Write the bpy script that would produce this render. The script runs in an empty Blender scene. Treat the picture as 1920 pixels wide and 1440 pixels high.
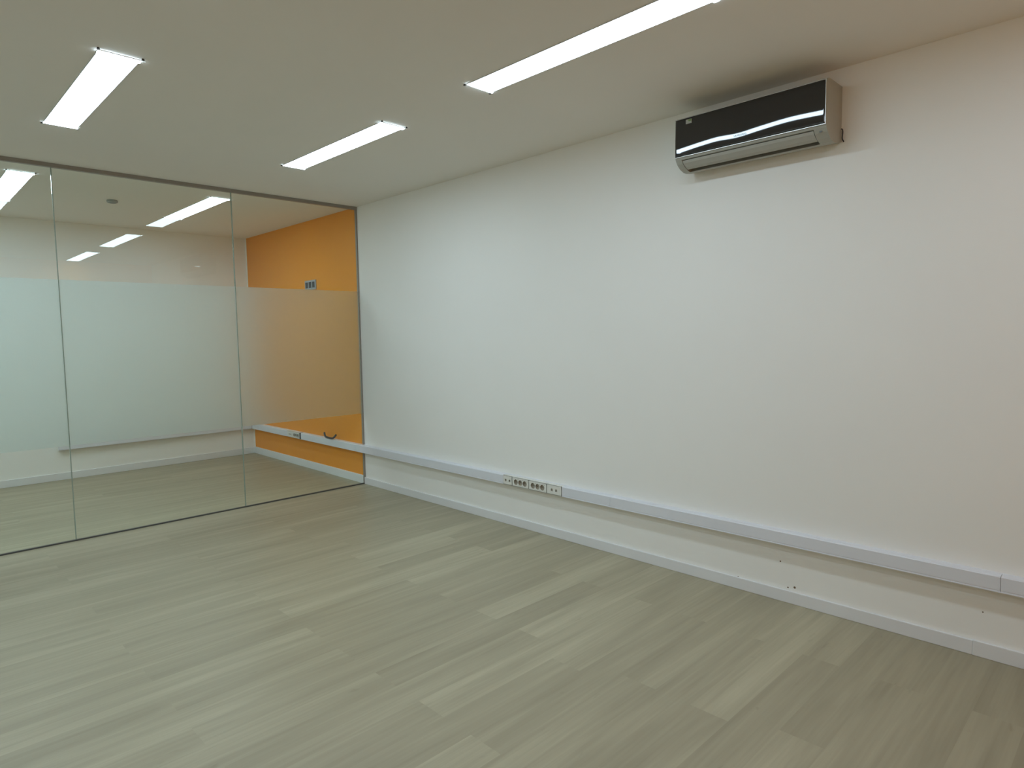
import bpy, bmesh, math, random
from mathutils import Vector, Matrix

random.seed(7)
C = bpy.context.scene.collection
H = 2.7           # ceiling height
XF = -2.598       # far wall beyond the glass
XN = 6.45          # wall behind the photographer
YL = -5.0         # wall on the left, outside the frame

# ---------------------------------------------------------------- materials
def new_mat(name):
    m = bpy.data.materials.new(name); m.use_nodes = True
    nt = m.node_tree; nt.nodes.clear()
    return m, nt, nt.nodes, nt.links

def principled(name, col, rough=0.5, metal=0.0, spec=0.5, noise=0.0, nscale=20.0, bump=0.0, bscale=200.0):
    m, nt, N, L = new_mat(name)
    out = N.new('ShaderNodeOutputMaterial'); b = N.new('ShaderNodeBsdfPrincipled')
    b.inputs['Base Color'].default_value = (*col, 1); b.inputs['Roughness'].default_value = rough
    b.inputs['Metallic'].default_value = metal; b.inputs['Specular IOR Level'].default_value = spec
    L.new(b.outputs[0], out.inputs[0])
    tc = N.new('ShaderNodeTexCoord')
    if noise:
        n = N.new('ShaderNodeTexNoise'); n.inputs['Scale'].default_value = nscale; n.inputs['Detail'].default_value = 4
        L.new(tc.outputs['Object'], n.inputs['Vector'])
        r = N.new('ShaderNodeMapRange'); r.inputs[1].default_value = .3; r.inputs[2].default_value = .7
        r.inputs[3].default_value = 1 - noise; r.inputs[4].default_value = 1 + noise
        L.new(n.outputs[0], r.inputs[0])
        mx = N.new('ShaderNodeVectorMath'); mx.operation = 'SCALE'; mx.inputs[0].default_value = col
        L.new(r.outputs[0], mx.inputs['Scale']); L.new(mx.outputs[0], b.inputs['Base Color'])
    if bump:
        n2 = N.new('ShaderNodeTexNoise'); n2.inputs['Scale'].default_value = bscale; n2.inputs['Detail'].default_value = 3
        L.new(tc.outputs['Object'], n2.inputs['Vector'])
        bp = N.new('ShaderNodeBump'); bp.inputs['Strength'].default_value = bump; bp.inputs['Distance'].default_value = .002
        L.new(n2.outputs[0], bp.inputs['Height']); L.new(bp.outputs[0], b.inputs['Normal'])
    return m

WHITE_WALL = (.87, .855, .81)
def wall_marks_mat():
    """white paint with the few small chips and scuffs the photo shows low on the wall"""
    m = principled('white_wall_paint', WHITE_WALL, .6, spec=.25, noise=.012, nscale=1.3, bump=.12, bscale=260)
    N, L = m.node_tree.nodes, m.node_tree.links
    b = next(n for n in N if n.type == 'BSDF_PRINCIPLED')
    src = b.inputs['Base Color'].links[0].from_socket
    g = N.new('ShaderNodeNewGeometry'); prev = None
    for (x, z, r) in ((4.215, .088, .006), (4.354, .322, .005), (4.137, .212, .004), (4.18, .079, .004), (3.9, .066, .003), (5.03, .2, .003)):
        d = N.new('ShaderNodeVectorMath'); d.operation = 'DISTANCE'; d.inputs[1].default_value = (x, 0, z)
        L.new(g.outputs['Position'], d.inputs[0])
        c = N.new('ShaderNodeMath'); c.operation = 'LESS_THAN'; c.inputs[1].default_value = r
        L.new(d.outputs['Value'], c.inputs[0])
        if prev is None: prev = c
        else:
            a = N.new('ShaderNodeMath'); a.operation = 'MAXIMUM'
            L.new(prev.outputs[0], a.inputs[0]); L.new(c.outputs[0], a.inputs[1]); prev = a
    mx = N.new('ShaderNodeMix'); mx.data_type = 'RGBA'
    L.new(prev.outputs[0], mx.inputs[0]); L.new(src, mx.inputs[6]); mx.inputs[7].default_value = (.16, .10, .06, 1)
    L.new(mx.outputs[2], b.inputs['Base Color'])
    return m

M = {}
M['wall'] = wall_marks_mat()
M['wall_plain'] = principled('white_wall_paint_plain', WHITE_WALL, .6, spec=.25, noise=.012, nscale=1.3, bump=.12, bscale=260)
M['ceiling'] = principled('ceiling_paint', (.84, .81, .76), .8, spec=.1, noise=.012, nscale=1.1)
M['orange'] = principled('orange_wall_paint', (.84, .30, .006), .55, spec=.25, noise=.02, nscale=1.5, bump=.12, bscale=260)
M['skirting'] = principled('skirting_lacquer', (.76, .76, .76), .35, spec=.4, noise=.01, nscale=6)
M['pvc'] = principled('trunking_pvc', (.74, .75, .79), .38, spec=.4, noise=.008, nscale=8)
M['socket'] = principled('socket_plastic', (.78, .77, .71), .35, spec=.45, noise=.01, nscale=30)
M['socket_in'] = principled('socket_plastic_shade', (.40, .36, .29), .5, noise=.02, nscale=30)  # darker than the outlet plastic, standing in for shade inside the recesses
M['hole'] = principled('dark_hole', (.02, .018, .016), .6, noise=.05)
M['alu'] = principled('brown_grey_aluminium', (.30, .275, .24), .45, metal=.2, noise=.03, nscale=40)
M['seal'] = principled('dark_seal', (.075, .075, .07), .5, noise=.05, nscale=30)
M['frame'] = principled('lamp_frame', (.72, .72, .72), .4, noise=.01)
M['clip'] = principled('lamp_clip', (.05, .045, .04), .5, noise=.05)
M['ac_body'] = principled('silver_plastic', (.40, .40, .35), .38, spec=.5, noise=.015, nscale=30)
M['ac_trim'] = principled('bright_trim', (.62, .62, .60), .25, metal=.3, noise=.01)
M['ac_louver'] = principled('louver_plastic', (.43, .43, .385), .45, noise=.015, nscale=30)
M['ac_dark'] = principled('outlet_dark', (.010, .010, .014), .5, noise=.05)
M['ac_glass'] = principled('black_gloss_panel', (.004, .004, .006), .035, spec=1.0, noise=.05)
M['letter'] = principled('grey_letters', (.22, .24, .23), .5, noise=.02)
M['sticker'] = principled('sticker_paper', (.42, .43, .37), .6, noise=.08, nscale=120)
M['sticker_g'] = principled('sticker_green', (.16, .24, .07), .6, noise=.08, nscale=120)
M['cable'] = principled('black_cable', (.015, .014, .02), .4, noise=.05)
M['switch_plate'] = principled('grey_switch_plate', (.36, .37, .38), .4, noise=.02)
M['switch_dark'] = principled('dark_switch', (.018, .022, .03), .3, noise=.05)
M['detector'] = principled('grey_detector', (.33, .34, .32), .5, noise=.02)
M['joint'] = principled('glass_joint_silicone', (.27, .33, .28), .25, spec=.6, noise=.04, nscale=30)

def emission_mat():
    m, nt, N, L = new_mat('lamp_diffuser')
    out = N.new('ShaderNodeOutputMaterial'); e = N.new('ShaderNodeEmission')
    e.inputs['Color'].default_value = (.79, .985, 1.14, 1); e.inputs['Strength'].default_value = LAMP
    L.new(e.outputs[0], out.inputs[0]); return m
LAMP = 7.5
M['lamp'] = emission_mat()

def glass_mat():
    """clear float glass: sees straight through with a slight green tint, mirrors more at grazing angles"""
    m, nt, N, L = new_mat('clear_glass')
    out = N.new('ShaderNodeOutputMaterial')
    g = N.new('ShaderNodeNewGeometry'); dot = N.new('ShaderNodeVectorMath'); dot.operation = 'DOT_PRODUCT'
    L.new(g.outputs['Incoming'], dot.inputs[0]); L.new(g.outputs['Normal'], dot.inputs[1])
    ab = N.new('ShaderNodeMath'); ab.operation = 'ABSOLUTE'; L.new(dot.outputs['Value'], ab.inputs[0])
    om = N.new('ShaderNodeMath'); om.operation = 'SUBTRACT'; om.inputs[0].default_value = 1; L.new(ab.outputs[0], om.inputs[1])
    pw = N.new('ShaderNodeMath'); pw.operation = 'POWER'; pw.inputs[1].default_value = 5; L.new(om.outputs[0], pw.inputs[0])
    ma = N.new('ShaderNodeMath'); ma.operation = 'MULTIPLY_ADD'; ma.inputs[1].default_value = .96; ma.inputs[2].default_value = .036
    L.new(pw.outputs[0], ma.inputs[0])
    t = N.new('ShaderNodeBsdfTransparent'); t.inputs[0].default_value = (.955, .985, .965, 1)
    gl = N.new('ShaderNodeBsdfGlossy'); gl.inputs['Roughness'].default_value = .0; gl.inputs[0].default_value = (.96, 1, .98, 1)
    mx = N.new('ShaderNodeMixShader'); L.new(ma.outputs[0], mx.inputs[0]); L.new(t.outputs[0], mx.inputs[1]); L.new(gl.outputs[0], mx.inputs[2])
    L.new(mx.outputs[0], out.inputs[0]); return m
M['glass'] = glass_mat()

def film_mat():
    """milky etched film: blurs what is behind it and adds its own white"""
    m, nt, N, L = new_mat('frosted_film')
    out = N.new('ShaderNodeOutputMaterial')
    r = N.new('ShaderNodeBsdfRefraction'); r.inputs['Color'].default_value = (.95, 1, 1, 1)
    r.inputs['Roughness'].default_value = .44; r.inputs['IOR'].default_value = 1.35
    d = N.new('ShaderNodeBsdfDiffuse'); d.inputs['Color'].default_value = (.80, .84, .82, 1)
    t = N.new('ShaderNodeBsdfTranslucent'); t.inputs['Color'].default_value = (.92, .96, .93, 1)
    dt = N.new('ShaderNodeMixShader'); dt.inputs[0].default_value = .08
    L.new(t.outputs[0], dt.inputs[1]); L.new(d.outputs[0], dt.inputs[2])
    g = N.new('ShaderNodeBsdfGlossy'); g.inputs['Roughness'].default_value = .35
    m1 = N.new('ShaderNodeMixShader'); m1.inputs[0].default_value = .14
    m2 = N.new('ShaderNodeMixShader'); m2.inputs[0].default_value = .03
    L.new(r.outputs[0], m1.inputs[1]); L.new(dt.outputs[0], m1.inputs[2])
    L.new(m1.outputs[0], m2.inputs[1]); L.new(g.outputs[0], m2.inputs[2]); L.new(m2.outputs[0], out.inputs[0])
    return m
M['film'] = film_mat()

def floor_mat():
    m, nt, N, L = new_mat('grey_oak_laminate')
    out = N.new('ShaderNodeOutputMaterial'); b = N.new('ShaderNodeBsdfPrincipled')
    L.new(b.outputs[0], out.inputs[0])
    tone = N.new('ShaderNodeAttribute'); tone.attribute_name = 'tone'
    seed = N.new('ShaderNodeAttribute'); seed.attribute_name = 'seed'
    tc = N.new('ShaderNodeTexCoord')
    sv = N.new('ShaderNodeCombineXYZ')
    s1 = N.new('ShaderNodeMath'); s1.operation = 'MULTIPLY'; s1.inputs[1].default_value = 37.0
    L.new(seed.outputs['Fac'], s1.inputs[0]); L.new(s1.outputs[0], sv.inputs[0]); L.new(s1.outputs[0], sv.inputs[2])
    add = N.new('ShaderNodeVectorMath'); L.new(tc.outputs['Object'], add.inputs[0]); L.new(sv.outputs[0], add.inputs[1])
    def streak(sx, sy, detail, dist, lo, hi, a, bb):
        mp = N.new('ShaderNodeMapping'); mp.inputs['Scale'].default_value = (sx, sy, 1)
        L.new(add.outputs[0], mp.inputs['Vector'])
        n = N.new('ShaderNodeTexNoise'); n.inputs['Scale'].default_value = 1; n.inputs['Detail'].default_value = detail
        n.inputs['Distortion'].default_value = dist
        L.new(mp.outputs[0], n.inputs['Vector'])
        r = N.new('ShaderNodeMapRange'); r.inputs[1].default_value = lo; r.inputs[2].default_value = hi
        r.inputs[3].default_value = a; r.inputs[4].default_value = bb; L.new(n.outputs[0], r.inputs[0]); return r
    broad = streak(13, .9, 3, .5, .3, .7, -.15, .15)
    fine = streak(75, 2.2, 5, .3, .3, .7, -.065, .065)
    knots = streak(26, 7, 2, .8, .70, .80, 0, -.16)
    s = tone.outputs['Fac']
    for nd in (broad, fine, knots):
        a = N.new('ShaderNodeMath'); a.operation = 'ADD'; L.new(s, a.inputs[0]); L.new(nd.outputs[0], a.inputs[1]); s = a.outputs[0]
    ramp = N.new('ShaderNodeValToRGB'); cr = ramp.color_ramp
    cr.elements[0].position = 0; cr.elements[0].color = (.235, .205, .132, 1)
    cr.elements[1].position = 1; cr.elements[1].color = (.555, .510, .355, 1)
    e = cr.elements.new(.5); e.color = (.365, .325, .220, 1)
    L.new(s, ramp.inputs[0]); L.new(ramp.outputs[0], b.inputs['Base Color'])
    b.inputs['Roughness'].default_value = .42; b.inputs['Specular IOR Level'].default_value = .5
    bp = N.new('ShaderNodeBump'); bp.inputs['Strength'].default_value = .15; bp.inputs['Distance'].default_value = .001
    L.new(fine.outputs[0], bp.inputs['Height']); L.new(bp.outputs[0], b.inputs['Normal'])
    return m
M['floor'] = floor_mat()

# ---------------------------------------------------------------- helpers
def link(name, bm, mats, parent=None, smooth=False):
    bmesh.ops.recalc_face_normals(bm, faces=bm.faces[:])
    me = bpy.data.meshes.new(name); bm.to_mesh(me); bm.free()
    for m in (mats if isinstance(mats, (list, tuple)) else [mats]): me.materials.append(m)
    if smooth:
        for p in me.polygons: p.use_smooth = True
    o = bpy.data.objects.new(name, me); C.objects.link(o)
    if parent is not None: o.parent = parent; o.matrix_parent_inverse = Matrix.Translation(-parent.location)
    return o

def add_box(bm, x0, x1, y0, y1, z0, z1, bevel=0.0, mi=0):
    x0, x1 = min(x0, x1), max(x0, x1); y0, y1 = min(y0, y1), max(y0, y1); z0, z1 = min(z0, z1), max(z0, z1)
    r = bmesh.ops.create_cube(bm, size=1.0)
    vs = r['verts']
    for v in vs:
        v.co = Vector(((x0 + x1) / 2 + v.co.x * (x1 - x0), (y0 + y1) / 2 + v.co.y * (y1 - y0), (z0 + z1) / 2 + v.co.z * (z1 - z0)))
    fs = {f for v in vs for f in v.link_faces}
    for f in fs: f.material_index = mi
    if bevel:
        es = list({e for v in vs for e in v.link_edges})
        bmesh.ops.bevel(bm, geom=es, offset=bevel, segments=2, affect='EDGES', profile=.5)

def box(name, x0, x1, y0, y1, z0, z1, mat, parent=None, bevel=0.0):
    bm = bmesh.new(); add_box(bm, x0, x1, y0, y1, z0, z1, bevel); return link(name, bm, mat, parent)

def empty(name, loc):
    o = bpy.data.objects.new(name, None); o.empty_display_size = .1; o.location = loc; C.objects.link(o); return o

def tag(o, label, cat=None, group=None, kind=None):
    if label: o['label'] = label
    if cat: o['category'] = cat
    if group: o['group'] = group
    if kind: o['kind'] = kind
    return o

def extrude_profile(bm, prof, x0, x1, mi=0):
    a = [bm.verts.new((x0, y, z)) for y, z in prof]; b = [bm.verts.new((x1, y, z)) for y, z in prof]
    n = len(prof)
    for i in range(n):
        bm.faces.new((a[i], a[(i + 1) % n], b[(i + 1) % n], b[i])).material_index = mi
    bm.faces.new(a).material_index = mi; bm.faces.new(b[::-1]).material_index = mi

def tube(bm, pts, rad, seg=12):
    pts = [Vector(p) for p in pts]
    # smooth the path
    for _ in range(3):
        q = [pts[0]]
        for a, b in zip(pts, pts[1:]): q += [a * .75 + b * .25, a * .25 + b * .75]
        q.append(pts[-1]); pts = q
    rings = []
    for i, p in enumerate(pts):
        d = (pts[min(i + 1, len(pts) - 1)] - pts[max(i - 1, 0)]).normalized()
        u = d.cross(Vector((0, 1, .13))).normalized(); v = d.cross(u)
        rings.append([bm.verts.new(p + (u * math.cos(t) + v * math.sin(t)) * rad) for t in [2 * math.pi * k / seg for k in range(seg)]])
    for a, b in zip(rings, rings[1:]):
        for k in range(seg): bm.faces.new((a[k], a[(k + 1) % seg], b[(k + 1) % seg], b[k]))
    bm.faces.new(rings[0]); bm.faces.new(rings[-1][::-1])

# ---------------------------------------------------------------- floor: laid planks, long side along y
PW, PL = .1575, 1.42
def planks():
    bm = bmesh.new()
    tl = bm.faces.layers.float.new('tone'); sl = bm.faces.layers.float.new('seed')
    known = {(0, -1.94): .70, (2, -1.94): .74, (4, -3.36): .70, (6, -1.94): .36, (7, -1.22): .84, (9, -1.22): .80,
             (10, -1.94): .74, (-1, -1.22): .70, (1, -2.64): .36, (3, -1.22): .64, (-3, -1.22): .33, (8, -1.94): .30,
             (11, -1.22): .66, (12, -1.94): .34, (14, -.52): .66, (14, -1.94): .46, (15, -1.22): .64, (17, -1.22): .30,
             (17, -2.64): .62, (16, -.52): .52, (16, -1.94): .36, (-5, -2.64): .32, (5, -2.64): .36, (3, -2.64): .38,
             (-6, -3.36): .66, (12, -3.36): .60, (20, -1.94): .16, (20, -.52): .22, (21, -1.22): .18, (21, -2.64): .2, (22, -1.94): .2, (22, -.52): .2, (23, -1.22): .2, (8, -.52): .44, (0, -3.36): .46,  # browner planks, the highest rows toned down further for the dim near right corner
             (2, -3.36): .44, (4, -1.94): .42, (6, -3.36): .56, (7, -2.64): .52, (9, -2.64): .50, (10, -3.36): .36,
             (11, -2.64): .46, (5, -1.22): .44, (1, -1.22): .40, (13, -1.22): .40, (13, -2.64): .52, (15, -2.64): .42,
             (18, -1.94): .30, (18, -.52): .24, (19, -1.22): .24, (19, -2.64): .34, (-2, -1.94): .44, (-4, -1.94): .40}
    y_extra = .02
    k0 = int(math.floor((XF - 1.94) / PW)) - 1; k1 = int(math.ceil((XN - 1.94) / PW)) + 1
    for k in range(k0, k1):
        xa, xb = max(1.94 + k * PW, XF - .05), min(1.94 + (k + 1) * PW, XN + .05)
        if xb <= xa: continue
        start = (-.52 if k % 2 == 0 else -1.22) + 2 * PL
        for j in range(-1, 7):
            yb = round(start - j * PL, 2); ya = round(yb - PL, 2)
            ja = {(11, -1.22): -1.32, (17, -1.22): -1.14, (-3, -1.22): -1.10}.get((k, ya), ya)
            jb = {(11, -1.22): -1.32, (17, -1.22): -1.14, (-3, -1.22): -1.10}.get((k, yb), yb)
            a, b = max(ja, YL - .05), min(jb, y_extra)
            if b <= a: continue
            f = bm.faces.new([bm.verts.new((x, y, 0)) for x, y in ((xa, a), (xb, a), (xb, b), (xa, b))])
            t = known.get((k, ya))
            if t is None: t = min(.66, max(.34, random.gauss(.47, .06)))
            f[tl] = .47 + (t - .47) * .44; f[sl] = random.random()
    # underside so the slab has depth
    add_box(bm, XF - .05, XN + .05, YL - .05, .05, -.06, -.002)
    me = bpy.data.meshes.new('floor'); bm.to_mesh(me); bm.free(); me.materials.append(M['floor'])
    o = bpy.data.objects.new('floor', me); C.objects.link(o)
    return o
fl = planks(); tag(fl, 'grey oak laminate plank floor running through both rooms', 'floor', kind='structure')

# ---------------------------------------------------------------- shell
def struct(o, label, cat): return tag(o, label, cat, kind='structure')
struct(box('ceiling', XF - .1, XN + .1, YL - .1, .1, H, H + .1, M['ceiling']), 'plain off-white ceiling with slim recessed light panels', 'ceiling')
struct(box('wall_right', 0, XN + .1, 0, .1, 0, H, M['wall']), 'long white wall carrying the air conditioner and trunking', 'wall')
struct(box('wall_far_right', XF, 0, 0, .1, 0, H, M['orange']), 'orange painted side wall behind the glass partition', 'wall')
struct(box('wall_far', XF - .1, XF, YL, .1, 0, H, M['wall_plain']), 'white end wall seen behind the frosted glass partition', 'wall')
struct(box('wall_left', 0.02, XN, YL - .1, YL, 0, H, M['wall_plain']), 'white wall opposite the air conditioner', 'wall')
struct(box('wall_far_left', XF, .02, YL - .1, YL, 0, H, M['wall_plain']), 'white side wall behind the glass, opposite the orange one', 'wall')
struct(box('wall_near', XN, XN + .1, YL, .1, 0, H, M['orange']), 'orange end wall opposite the glass partition', 'wall')
struct(box('trim_1', XF, XF + .016, -.004, 0, .075, H, M['wall_plain']), 'narrow white strip where orange wall meets end wall', 'trim')

def skirting(name, x0, x1, y0, y1, h, label):
    bm = bmesh.new(); add_box(bm, x0, x1, y0, y1, 0, h, .0025)
    return struct(link(name, bm, M['skirting']), label, 'baseboard')
skirting('baseboard_right', .012, 5.0, -.015, 0, .066, 'low white baseboard under the trunking, long piece from the glass')
skirting('baseboard_right_near', 4.999 + .001, XN, -.0165, 0, .069, 'low white baseboard piece beyond the small step at far right')
skirting('baseboard_far_right', XF + .015, -.012, -.015, 0, .082, 'white baseboard along the orange wall')
skirting('baseboard_far', XF, XF + .015, YL, 0, .075, 'white baseboard along the end wall behind the glass')
skirting('baseboard_left', XF, XN, YL, YL + .015, .066, 'white baseboard along the wall opposite the air conditioner')
skirting('baseboard_near', XN - .015, XN, YL, 0, .066, 'white baseboard along the orange end wall')

# ---------------------------------------------------------------- glass partition (plane x = 0)
SEAMS = [0.0, -1.190, -2.431, -3.67, YL]
GT = .006   # half thickness
FZ0, FZ1 = .703, 1.893
where = ['rightmost, beside the white wall corner', 'between the two visible seams', 'at the left edge of the view', 'further left out of view']
for i in range(4):
    y1 = SEAMS[i] - (.010 if i == 0 else .003); y0 = SEAMS[i + 1] + (.003 if i < 3 else .012)
    root = empty('window_%d' % (i + 1), (0, (y0 + y1) / 2, 0))
    struct(root, 'frameless glass partition panel with frosted band, ' + where[i], 'glass panel')
    box('glass_pane', -GT, GT, y0, y1, .008, H - .012, M['glass'], root)
    fm = box('frosted_film', GT + .0005, GT + .0015, y0, y1, FZ0, FZ1, M['film'], root)
    tag(fm, 'frosted white privacy band')
for i in range(1, 4):
    o = box('trim_%d' % (i + 4), -GT, GT, SEAMS[i] - .0029, SEAMS[i] + .0029, .008, H - .025, M['joint'])
    struct(o, 'thin translucent joint between glass panels, seam %s' % ('nearest the orange wall', 'further left', 'out of view')[i - 1], 'glass joint')
struct(box('trim_2', -.016, .016, YL, 0, H - .028, H, M['alu'], bevel=.001), 'brown grey metal channel holding the glass at the ceiling', 'channel')
bm = bmesh.new(); add_box(bm, -.012, .012, -.012, 0, 0, .317); add_box(bm, -.012, .012, -.012, 0, .397, H - .028)
struct(link('trim_3', bm, M['alu']), 'slim vertical metal channel at the glass edge against the wall', 'channel')
struct(box('trim_4', -.010, .010, YL, -.012, 0, .009, M['seal']), 'dark thin seal under the glass partition on the floor', 'seal')

# ---------------------------------------------------------------- ceiling lamps
RY = [(-1.205, -1.045), (-2.625, -2.465), (-4.045, -3.885)]
proto = None
def make_lamp(cx, cy):
    L_, W = 1.255, .160
    root = empty('ceiling_light', (cx, cy, H))
    x0, x1, y0, y1 = cx - L_ / 2, cx + L_ / 2, cy - W / 2, cy + W / 2
    bm = bmesh.new(); t = .004
    for (a, b, c, d) in ((x0 - t, x1 + t, y0 - t, y0), (x0 - t, x1 + t, y1, y1 + t), (x0 - t, x0, y0, y1), (x1, x1 + t, y0, y1)):
        add_box(bm, a, b, c, d, H - .004, H - .0002)
    link('light_frame', bm, M['frame'], root)
    # softly bellied diffuser, flush with the ceiling
    bm = bmesh.new(); nx, ny = 4, 8
    g = [[bm.verts.new((x0 + (x1 - x0) * i / nx, y0 + W * j / ny, H - .0025 - .004 * math.sin(math.pi * j / ny))) for j in range(ny + 1)] for i in range(nx + 1)]
    for i in range(nx):
        for j in range(ny): bm.faces.new((g[i][j], g[i][j + 1], g[i + 1][j + 1], g[i + 1][j]))
    top = [[bm.verts.new((x, y, H - .0003)) for y in (y0, y1)] for x in (x0, x1)]
    bm.faces.new([g[i][0] for i in range(nx + 1)] + [top[1][0], top[0][0]])
    bm.faces.new([g[i][ny] for i in range(nx + 1)] + [top[1][1], top[0][1]])
    bm.faces.new([g[0][j] for j in range(ny + 1)] + [top[0][1], top[0][0]])
    bm.faces.new([g[nx][j] for j in range(ny + 1)] + [top[1][1], top[1][0]])
    bm.faces.new((top[0][0], top[0][1], top[1][1], top[1][0]))
    add_box(bm, x1 - .020, x1 + .0035, y0 - .0035, y1 + .0035, H - .0085, H - .0045)     # lit end pieces, a little wider
    add_box(bm, x0 - .0035, x0 + .006, y0 - .0035, y1 + .0035, H - .0085, H - .0045)
    link('diffuser', bm, M['lamp'], root)
    for ex, sx in ((x0, -1), (x1, 1)):
        for ey, sy in ((y0, -1), (y1, 1)):
            bm = bmesh.new()
            bmesh.ops.create_cone(bm, cap_ends=True, segments=16, radius1=.0065, radius2=.005, depth=.006,
                                  matrix=Matrix.Translation((ex + sx * .022, ey + sy * .006, H - .003)))
            link('clip', bm, M['clip'], root)
    return root
lamp = make_lamp(1.645, -1.125); lamp_home = Vector(lamp.location)
spots = [
 (1.645, RY[0], 'slim lit ceiling panel in middle of view, between glass partition and the long panel'),
 (3.68, RY[0], 'longest-looking lit ceiling panel, running off the top edge near the air conditioner'),
 (1.645, RY[1], 'lit ceiling panel at upper left, this side of the glass'),
 (-1.03, RY[0], 'lit ceiling panel behind the glass, near the orange wall'),
 (-1.03, RY[1], 'lit ceiling panel behind the glass at the left edge of the photo'),
 (5.70, RY[0], 'lit ceiling panel overhead by the long wall, outside the frame'),
 (3.68, RY[1], 'lit ceiling panel overhead in the second row, outside the frame'),
 (1.645, RY[2], 'added light panel of an unseen third row, brightens the room nearest the glass'),  # both third-row panels are unseen, added to raise the room's brightness
 (3.68, RY[2], 'added light panel of an unseen third row, brightens the room by the camera'),
 (-1.03, (-3.46, -3.30), 'added unseen light panel behind the glass, brightens it just left of the frame'),  # this panel and the next are added to brighten the left behind the glass
 (-1.03, (-4.30, -4.14), 'added unseen light panel behind the glass, brightens it from farthest left'),
]
def copy_tree(root, loc):
    c = root.copy(); C.objects.link(c); c.location = loc
    for ch in list(root.children):
        d = ch.copy(); C.objects.link(d); d.parent = c; d.matrix_parent_inverse = ch.matrix_parent_inverse.copy()
        for s in list(ch.children):
            e = s.copy(); C.objects.link(e); e.parent = d; e.matrix_parent_inverse = s.matrix_parent_inverse.copy()
    return c
for n, (x, ry, lab) in enumerate(spots):
    o = lamp if n == 0 else copy_tree(lamp, (x, sum(ry) / 2, H))
    tag(o, lab, 'ceiling light', 'slim lit ceiling panels')

# ---------------------------------------------------------------- smoke detector on the far ceiling
bm = bmesh.new()
prof = [(.0, .0), (.042, .0), (.045, -.008), (.043, -.018), (.030, -.024), (.028, -.020), (.016, -.020), (.014, -.027), (.0, -.028)]
seg = 32; rings = []
for r, z in prof:
    rings.append([bm.verts.new((-1.1 + r * math.cos(2 * math.pi * k / seg), -1.80 + r * math.sin(2 * math.pi * k / seg), H + z)) for k in range(seg)] if r > 0 else [bm.verts.new((-1.1, -1.80, H + z))])
for a, b in zip(rings, rings[1:]):
    for k in range(seg):
        if len(a) == 1: bm.faces.new((a[0], b[k], b[(k + 1) % seg]))
        elif len(b) == 1: bm.faces.new((a[k], b[0], a[(k + 1) % seg]))
        else: bm.faces.new((a[k], b[k], b[(k + 1) % seg], a[(k + 1) % seg]))
tag(link('smoke_detector', bm, M['detector'], smooth=True), 'small round grey detector on the ceiling behind the glass', 'smoke detector')

# ---------------------------------------------------------------- cable trunking
TD = .050; TZ0, TZ1 = .320, .392
def trunk_cover(x0, x1, parent, name='cover'):
    bm = bmesh.new()
    g = .0008
    prof = [(-.0125, TZ0 + .004), (-TD + .001, TZ0 + .004), (-TD + .001, TZ0 + .0085), (-TD, TZ0 + .010), (-TD, TZ1 - .006), (-TD + .003, TZ1 - .0012), (-TD + .006, TZ1), (-.0125, TZ1)]
    extrude_profile(bm, prof, x0 + g, x1 - g)
    return link(name, bm, M['pvc'], parent)
def trunk_base(x0, x1, parent):
    bm = bmesh.new(); add_box(bm, x0, x1, -.012, 0, TZ0, TZ1)
    add_box(bm, x0, x1, -TD - .0008, -.012, TZ0, TZ0 + .0038)
    return link('base_channel', bm, M['pvc'], parent)

def hole_plate(bm, cx, cz, hw, hh, r, y, seg=24):
    """square face with a round hole, in the plane y"""
    ring, outer = [], []
    for k in range(seg):
        t = 2 * math.pi * (k + .5) / seg; c, s = math.cos(t), math.sin(t)
        ring.append(bm.verts.new((cx + r * c, y, cz + r * s)))
        m = max(abs(c) / hw, abs(s) / hh)
        outer.append(bm.verts.new((cx + c / m, y, cz + s / m)))
    for k in range(seg):
        bm.faces.new((ring[k], ring[(k + 1) % seg], outer[(k + 1) % seg], outer[k]))
    return ring

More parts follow.
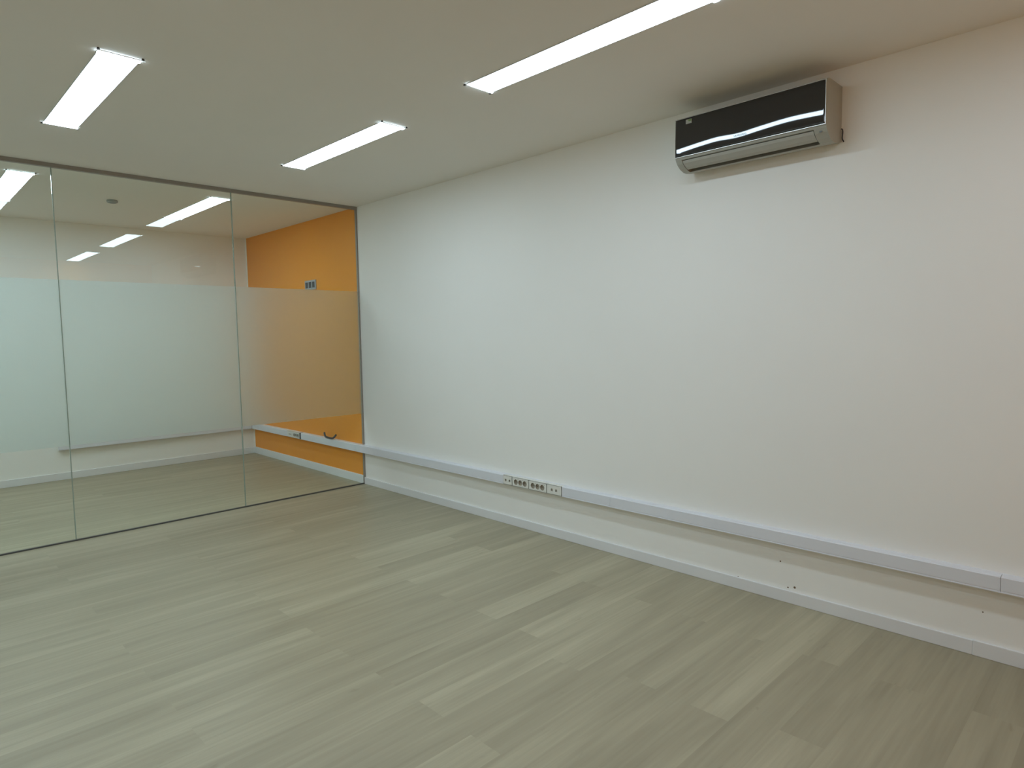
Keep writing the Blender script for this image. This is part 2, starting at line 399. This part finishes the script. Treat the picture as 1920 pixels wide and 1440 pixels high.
def module(kind, x0, x1, parent, y=-TD - .003):
    """an outlet block set into the trunking: power (three round sockets) or data (two small jacks)"""
    z0, z1 = TZ0 + .002, TZ1 - .002
    bm = bmesh.new(); g = .0005; x0 += g; x1 -= g
    # shell without front
    add_box(bm, x0, x1, -.038, -.0125, z0, z1)                       # rear body
    t = .002
    for a, b, c, d in ((x0, x0 + t, z0, z1), (x1 - t, x1, z0, z1), (x0, x1, z0, z0 + t), (x0, x1, z1 - t, z1)):
        add_box(bm, a, b, y, -.038, c, d)
    # border strips of the front face
    w = x1 - x0; yb = y
    n = 3 if kind == 'power' else 2
    cell = .046 if kind == 'power' else min(.040, w / 2 - .004)
    hx = n * cell / 2; cx = (x0 + x1) / 2; cz = (z0 + z1) / 2 - .002; hz = .024 if kind == 'power' else .016
    for a, b, c, d in ((x0, cx - hx, z0, z1), (cx + hx, x1, z0, z1), (cx - hx, cx + hx, z0, cz - hz), (cx - hx, cx + hx, cz + hz, z1)):
        if b - a > 1e-4: add_box(bm, a, b, yb, yb + .0015, c, d)
    jobs = []
    for i in range(n):
        sx = cx - hx + cell * (i + .5)
        if kind == 'power':
            hole_plate(bm, sx, cz, cell / 2, hz, .0205, yb)
        else:
            r = .0085
            for a, b, c, d in ((sx - cell / 2, sx - r, cz - hz, cz + hz), (sx + r, sx + cell / 2, cz - hz, cz + hz), (sx - r, sx + r, cz - hz, cz - r), (sx - r, sx + r, cz + r, cz + hz)):
                add_box(bm, a, b, yb, yb + .0015, c, d)
        jobs.append((sx, cz))
    o = link('power_outlet_block' if kind == 'power' else 'data_outlet_block', bm, M['socket'], parent)
    for sx, cz in jobs:
        b2 = bmesh.new(); seg = 24; dpt = .0125
        if kind == 'power':
            R_ = .0205
            f = [b2.verts.new((sx + R_ * math.cos(2 * math.pi * k / seg), y, cz + R_ * math.sin(2 * math.pi * k / seg))) for k in range(seg)]
            q = [b2.verts.new((v.co.x, y + dpt, v.co.z)) for v in f]
            for k in range(seg): b2.faces.new((f[k], f[(k + 1) % seg], q[(k + 1) % seg], q[k]))
            b2.faces.new(q)
            for s in (-1, 1):
                r = bmesh.ops.create_cone(b2, cap_ends=True, segments=12, radius1=.003, radius2=.003, depth=.001,
                        matrix=Matrix.Translation((sx + s * .0085, y + dpt - .0006, cz)) @ Matrix.Rotation(math.pi / 2, 4, 'X'))
                for v in r['verts']:
                    for ff in v.link_faces: ff.material_index = 1
            link('socket', b2, [M['socket_in'], M['hole']], o)
        else:
            add_box(b2, sx - .0085, sx + .0085, y + .006, y + .007, cz - .0085, cz + .0085)
            link('data_jack', b2, M['socket_in'], o)
    return o

tr = empty('cable_trunking', (2.5, 0, TZ0))
tag(tr, 'long white trunking with outlets running along the white wall', 'cable trunking', 'white cable trunking runs')
trunk_base(-.075, XN - .02, tr)
for a, b in ((-.075, 2.045), (2.630, 3.045), (3.045, 5.095), (5.095, XN - .03)): trunk_cover(a, b, tr)
module('data', 2.045, 2.140, tr); module('power', 2.140, 2.312, tr); module('power', 2.312, 2.490, tr); module('data', 2.490, 2.630, tr)

tf = empty('cable_trunking', (-1.3, 0, TZ0))
tag(tf, 'short white trunking across the orange wall behind the glass', 'cable trunking', 'white cable trunking runs')
trunk_base(XF + TD + .002, -.078, tf)
for a, b in ((XF + TD + .002, -1.56), (-1.235, -.078)): trunk_cover(a, b, tf)
module('data', -1.56, -1.425, tf); module('power', -1.425, -1.262, tf)
o = box('joint_gap', -1.262, -1.237, -TD - .001, -.0125, TZ0 + .001, TZ1 - .001, M['hole'], tf); tag(o, 'dark open gap between cover and outlets')

te = empty('cable_trunking', (XF, -1.04, TZ0))
tag(te, 'white trunking low on the end wall, half hidden by frosted band', 'cable trunking', 'white cable trunking runs')
bm = bmesh.new(); add_box(bm, XF, XF + .012, -2.08, -.002, TZ0, TZ1); add_box(bm, XF, XF + TD + .0008, -2.08, -.002, TZ0, TZ0 + .0038)
link('base_channel', bm, M['pvc'], te)
bm = bmesh.new(); add_box(bm, XF + .0125, XF + TD, -2.077, -.0535, TZ0 + .004, TZ1, .002); link('cover', bm, M['pvc'], te)
bm = bmesh.new(); add_box(bm, XF, XF + TD + .001, -2.083, -2.0772, TZ0 - .001, TZ1 + .001, .001); link('end_cap', bm, M['pvc'], te)

# black cable lying over the far trunking
bm = bmesh.new()
tube(bm, [(-.712, -.040, .446), (-.700, -.046, .430), (-.680, -.050, .412), (-.645, -.0512, .4035), (-.57, -.0512, .4025), (-.530, -.0512, .4035), (-.500, -.050, .414), (-.482, -.046, .430), (-.470, -.040, .446)], .0100)
tag(link('black_cable', bm, M['cable'], smooth=True), 'black cable loop resting on the trunking by the orange wall', 'cable')

# ---------------------------------------------------------------- switch plate on orange wall
sp = empty('switch_plate', (-.957, 0, 2.018))
tag(sp, 'grey plate with three dark switches high on the orange wall', 'light switch')
box('plate', -1.078, -.836, -.010, 0, 1.968, 2.070, M['switch_plate'], sp, .003)
for i, cx in enumerate((-1.031, -.957, -.883)):
    s = box('rocker', cx - .0235, cx + .0235, -.0145, -.010, 1.988, 2.050, M['switch_dark'], sp, .0015)

# ---------------------------------------------------------------- air conditioner
AX0, AX1 = 3.610, 4.400
ac = empty('air_conditioner', ((AX0 + AX1) / 2, 0, 2.35))
tag(ac, 'wall mounted split air conditioner with glossy black front, high on white wall', 'air conditioner')
full = [(0, 2.352), (-.040, 2.341), (-.085, 2.334), (-.112, 2.335), (-.150, 2.347), (-.178, 2.366), (-.193, 2.386), (-.197, 2.394), (-.197, 2.590), (-.192, 2.602), (-.180, 2.609), (-.150, 2.612), (0, 2.612)]
notch = [(0, 2.352), (-.040, 2.341), (-.085, 2.334), (-.098, 2.336), (-.080, 2.372), (-.105, 2.395), (-.150, 2.395), (-.186, 2.384), (-.193, 2.386), (-.197, 2.394), (-.197, 2.590), (-.192, 2.602), (-.180, 2.609), (-.150, 2.612), (0, 2.612)]
bm = bmesh.new()
extrude_profile(bm, full, AX0, AX0 + .035); extrude_profile(bm, notch, AX0 + .035, AX1 - .058); extrude_profile(bm, full, AX1 - .058, AX1)
bmesh.ops.remove_doubles(bm, verts=bm.verts[:], dist=1e-5)
link('body', bm, M['ac_body'], ac)
box('air_outlet', AX0 + .036, AX1 - .059, -.150, -.0995, 2.352, 2.384, M['ac_dark'], ac)
bm = bmesh.new()
lp = [(-.1865, 2.3805), (-.178, 2.3675), (-.152, 2.3505), (-.131, 2.3425), (-.130, 2.3455), (-.150, 2.3545), (-.174, 2.371), (-.182, 2.3825)]
extrude_profile(bm, lp, AX0 + .038, AX1 - .061); tag(link('louver', bm, M['ac_louver'], ac), 'pale louver flap')
# black glossy front, very slightly wavy as real moulded panels are
bm = bmesh.new(); PX0, PX1, PZ0, PZ1 = AX0 + .004, AX1 - .004, 2.400, 2.596
nx, nz = 96, 24
def rc(u, v):   # rounded rectangle mapping
    x = PX0 + (PX1 - PX0) * u; z = PZ0 + (PZ1 - PZ0) * v
    return x, z
def along(u, ks):
    # smooth curve through the given points
    n = len(ks)
    m = [(ks[min(i + 1, n - 1)][1] - ks[max(i - 1, 0)][1]) / (ks[min(i + 1, n - 1)][0] - ks[max(i - 1, 0)][0]) for i in range(n)]
    for i in range(n - 1):
        (a, va), (b, vb) = ks[i], ks[i + 1]
        if u <= b + 1e-9:
            h = b - a; t = (u - a) / h
            return (2*t**3 - 3*t*t + 1) * va + (t**3 - 2*t*t + t) * h * m[i] + (3*t*t - 2*t**3) * vb + (t**3 - t*t) * h * m[i + 1]
def panel_y(u, v):
    zc = (PZ1 - PZ0) * along(u, [(0, .14), (.3, .23), (.46, .20), (.62, .25), (.8, .29), (1, .25)])
    sl = along(u, [(0, -.0075), (.3, -.018), (.46, -.0145), (.62, -.0195), (.8, -.0235), (1, -.021)])
    d = v * (PZ1 - PZ0) - zc
    return -.2055 + sl * d + .235 * d * d
gr = []
for i in range(nx + 1):
    row = []
    for j in range(nz + 1):
        u, v = i / nx, j / nz; x, z = rc(u, v)
        y = panel_y(u, v)
        row.append(bm.verts.new((x, y, z)))
    gr.append(row)
for i in range(nx):
    for j in range(nz): bm.faces.new((gr[i][j], gr[i + 1][j], gr[i + 1][j + 1], gr[i][j + 1]))
edge = [gr[i][0] for i in range(nx + 1)] + [gr[nx][j] for j in range(1, nz + 1)] + [gr[i][nz] for i in range(nx - 1, -1, -1)] + [gr[0][j] for j in range(nz - 1, 0, -1)]
back = [bm.verts.new((v.co.x, -.1972, v.co.z)) for v in edge]
n = len(edge)
for k in range(n): bm.faces.new((edge[k], edge[(k + 1) % n], back[(k + 1) % n], back[k]))
bm.faces.new(back)
fp = link('front_panel', bm, M['ac_glass'], ac)
for p in fp.data.polygons:
    if abs(p.normal.y) > .9 and p.area < .01: p.use_smooth = True
tag(fp, 'glossy black front panel')
bm = bmesh.new(); t = .003
add_box(bm, PX0 - t, PX1 + t, -.2045, -.1973, PZ0 - t - .0005, PZ0 - .0005); add_box(bm, PX1 + .0004, PX1 + t + .0004, -.2045, -.1973, PZ0, PZ1)
add_box(bm, PX0 - t, PX1 + t, -.2035, -.1973, PZ1 + .0005, PZ1 + t)
tag(link('edge_trim', bm, M['ac_trim'], ac), 'thin bright edge trim')
st = box('energy_sticker', 3.679, 3.713, -.2070, -.2000, 2.564, 2.586, M['sticker'], ac); tag(st, 'small grey and green sticker')
st2 = box('sticker_mark', 3.694, 3.712, -.2074, -.2071, 2.575, 2.585, M['sticker_g'], ac)
st2.parent = st; st2.matrix_parent_inverse = Matrix.Identity(4)
st.matrix_parent_inverse = Matrix.Translation(-ac.location)
bm = bmesh.new(); bmesh.ops.create_cone(bm, cap_ends=True, segments=24, radius1=.007, radius2=.006, depth=.002, matrix=Matrix.Translation((AX1 - .028, -.186, 2.3715)) @ Matrix.Rotation(math.radians(57), 4, 'X'))
tag(link('round_badge', bm, M['letter'], ac), 'small round grey badge')
bm = bmesh.new(); tube(bm, [(AX1 + .004, -.012, 2.412), (AX1 + .010, -.012, 2.405), (AX1 + .009, -.010, 2.385), (AX1 + .006, -.009, 2.365), (AX1 + .014, -.006, 2.350)], .0028)
tag(link('power_cable', bm, M['cable'], ac, smooth=True), 'short dark cable at the right side')
# maker's lettering, printed small on the lower middle of the black front
cu = bpy.data.curves.new('lettering', 'FONT'); cu.body = 'SAMSUNG'; cu.size = .0135; cu.extrude = .0002; cu.space_character = 1.15
cu.align_x = 'CENTER'; cu.align_y = 'CENTER'
tmp = bpy.data.objects.new('lettering', cu); C.objects.link(tmp)
bpy.context.view_layer.update()
me = bpy.data.meshes.new_from_object(tmp.evaluated_get(bpy.context.evaluated_depsgraph_get()))
bpy.data.objects.remove(tmp); me.materials.clear(); me.materials.append(M['letter'])
me.transform(Matrix.Translation((3.985, -.2063, 2.439)) @ Matrix.Rotation(math.pi / 2, 4, 'X'))
lt = bpy.data.objects.new('lettering', me); C.objects.link(lt); lt.parent = ac; lt.matrix_parent_inverse = Matrix.Translation(-ac.location)
tag(lt, 'small grey lettering')

# ---------------------------------------------------------------- world, camera, view
w = bpy.data.worlds.new('world'); bpy.context.scene.world = w; w.use_nodes = True
w.node_tree.nodes['Background'].inputs[0].default_value = (.5, .55, .6, 1); w.node_tree.nodes['Background'].inputs[1].default_value = .05

f, yaw, pitch, roll, cx, cy, cz = 1212.28, .777470, -.0758747, -.0164512, 5.553683, -3.396556, 1.449310
fw = Vector((-math.cos(yaw) * math.cos(pitch), math.sin(yaw) * math.cos(pitch), math.sin(pitch)))
r = fw.cross(Vector((0, 0, 1))).normalized(); u = r.cross(fw)
r2 = r * math.cos(roll) + u * math.sin(roll); u2 = -r * math.sin(roll) + u * math.cos(roll)
cam = bpy.data.cameras.new('camera'); co = bpy.data.objects.new('camera', cam); C.objects.link(co)
mw = Matrix((( r2.x, u2.x, -fw.x, cx), (r2.y, u2.y, -fw.y, cy), (r2.z, u2.z, -fw.z, cz), (0, 0, 0, 1)))
co.matrix_world = mw
cam.sensor_fit = 'HORIZONTAL'; cam.sensor_width = 36; cam.lens = f / 1920 * 36; cam.clip_start = .05; cam.clip_end = 60
sc = bpy.context.scene; sc.camera = co
sc.view_settings.view_transform = 'Standard'; sc.view_settings.look = 'None'; sc.view_settings.gamma = 1
sc.view_settings.use_curve_mapping = False; sc.view_settings.exposure = 1.0
sc.cycles.max_bounces = 12; sc.cycles.transparent_max_bounces = 24; sc.cycles.diffuse_bounces = 8; sc.cycles.transmission_bounces = 12
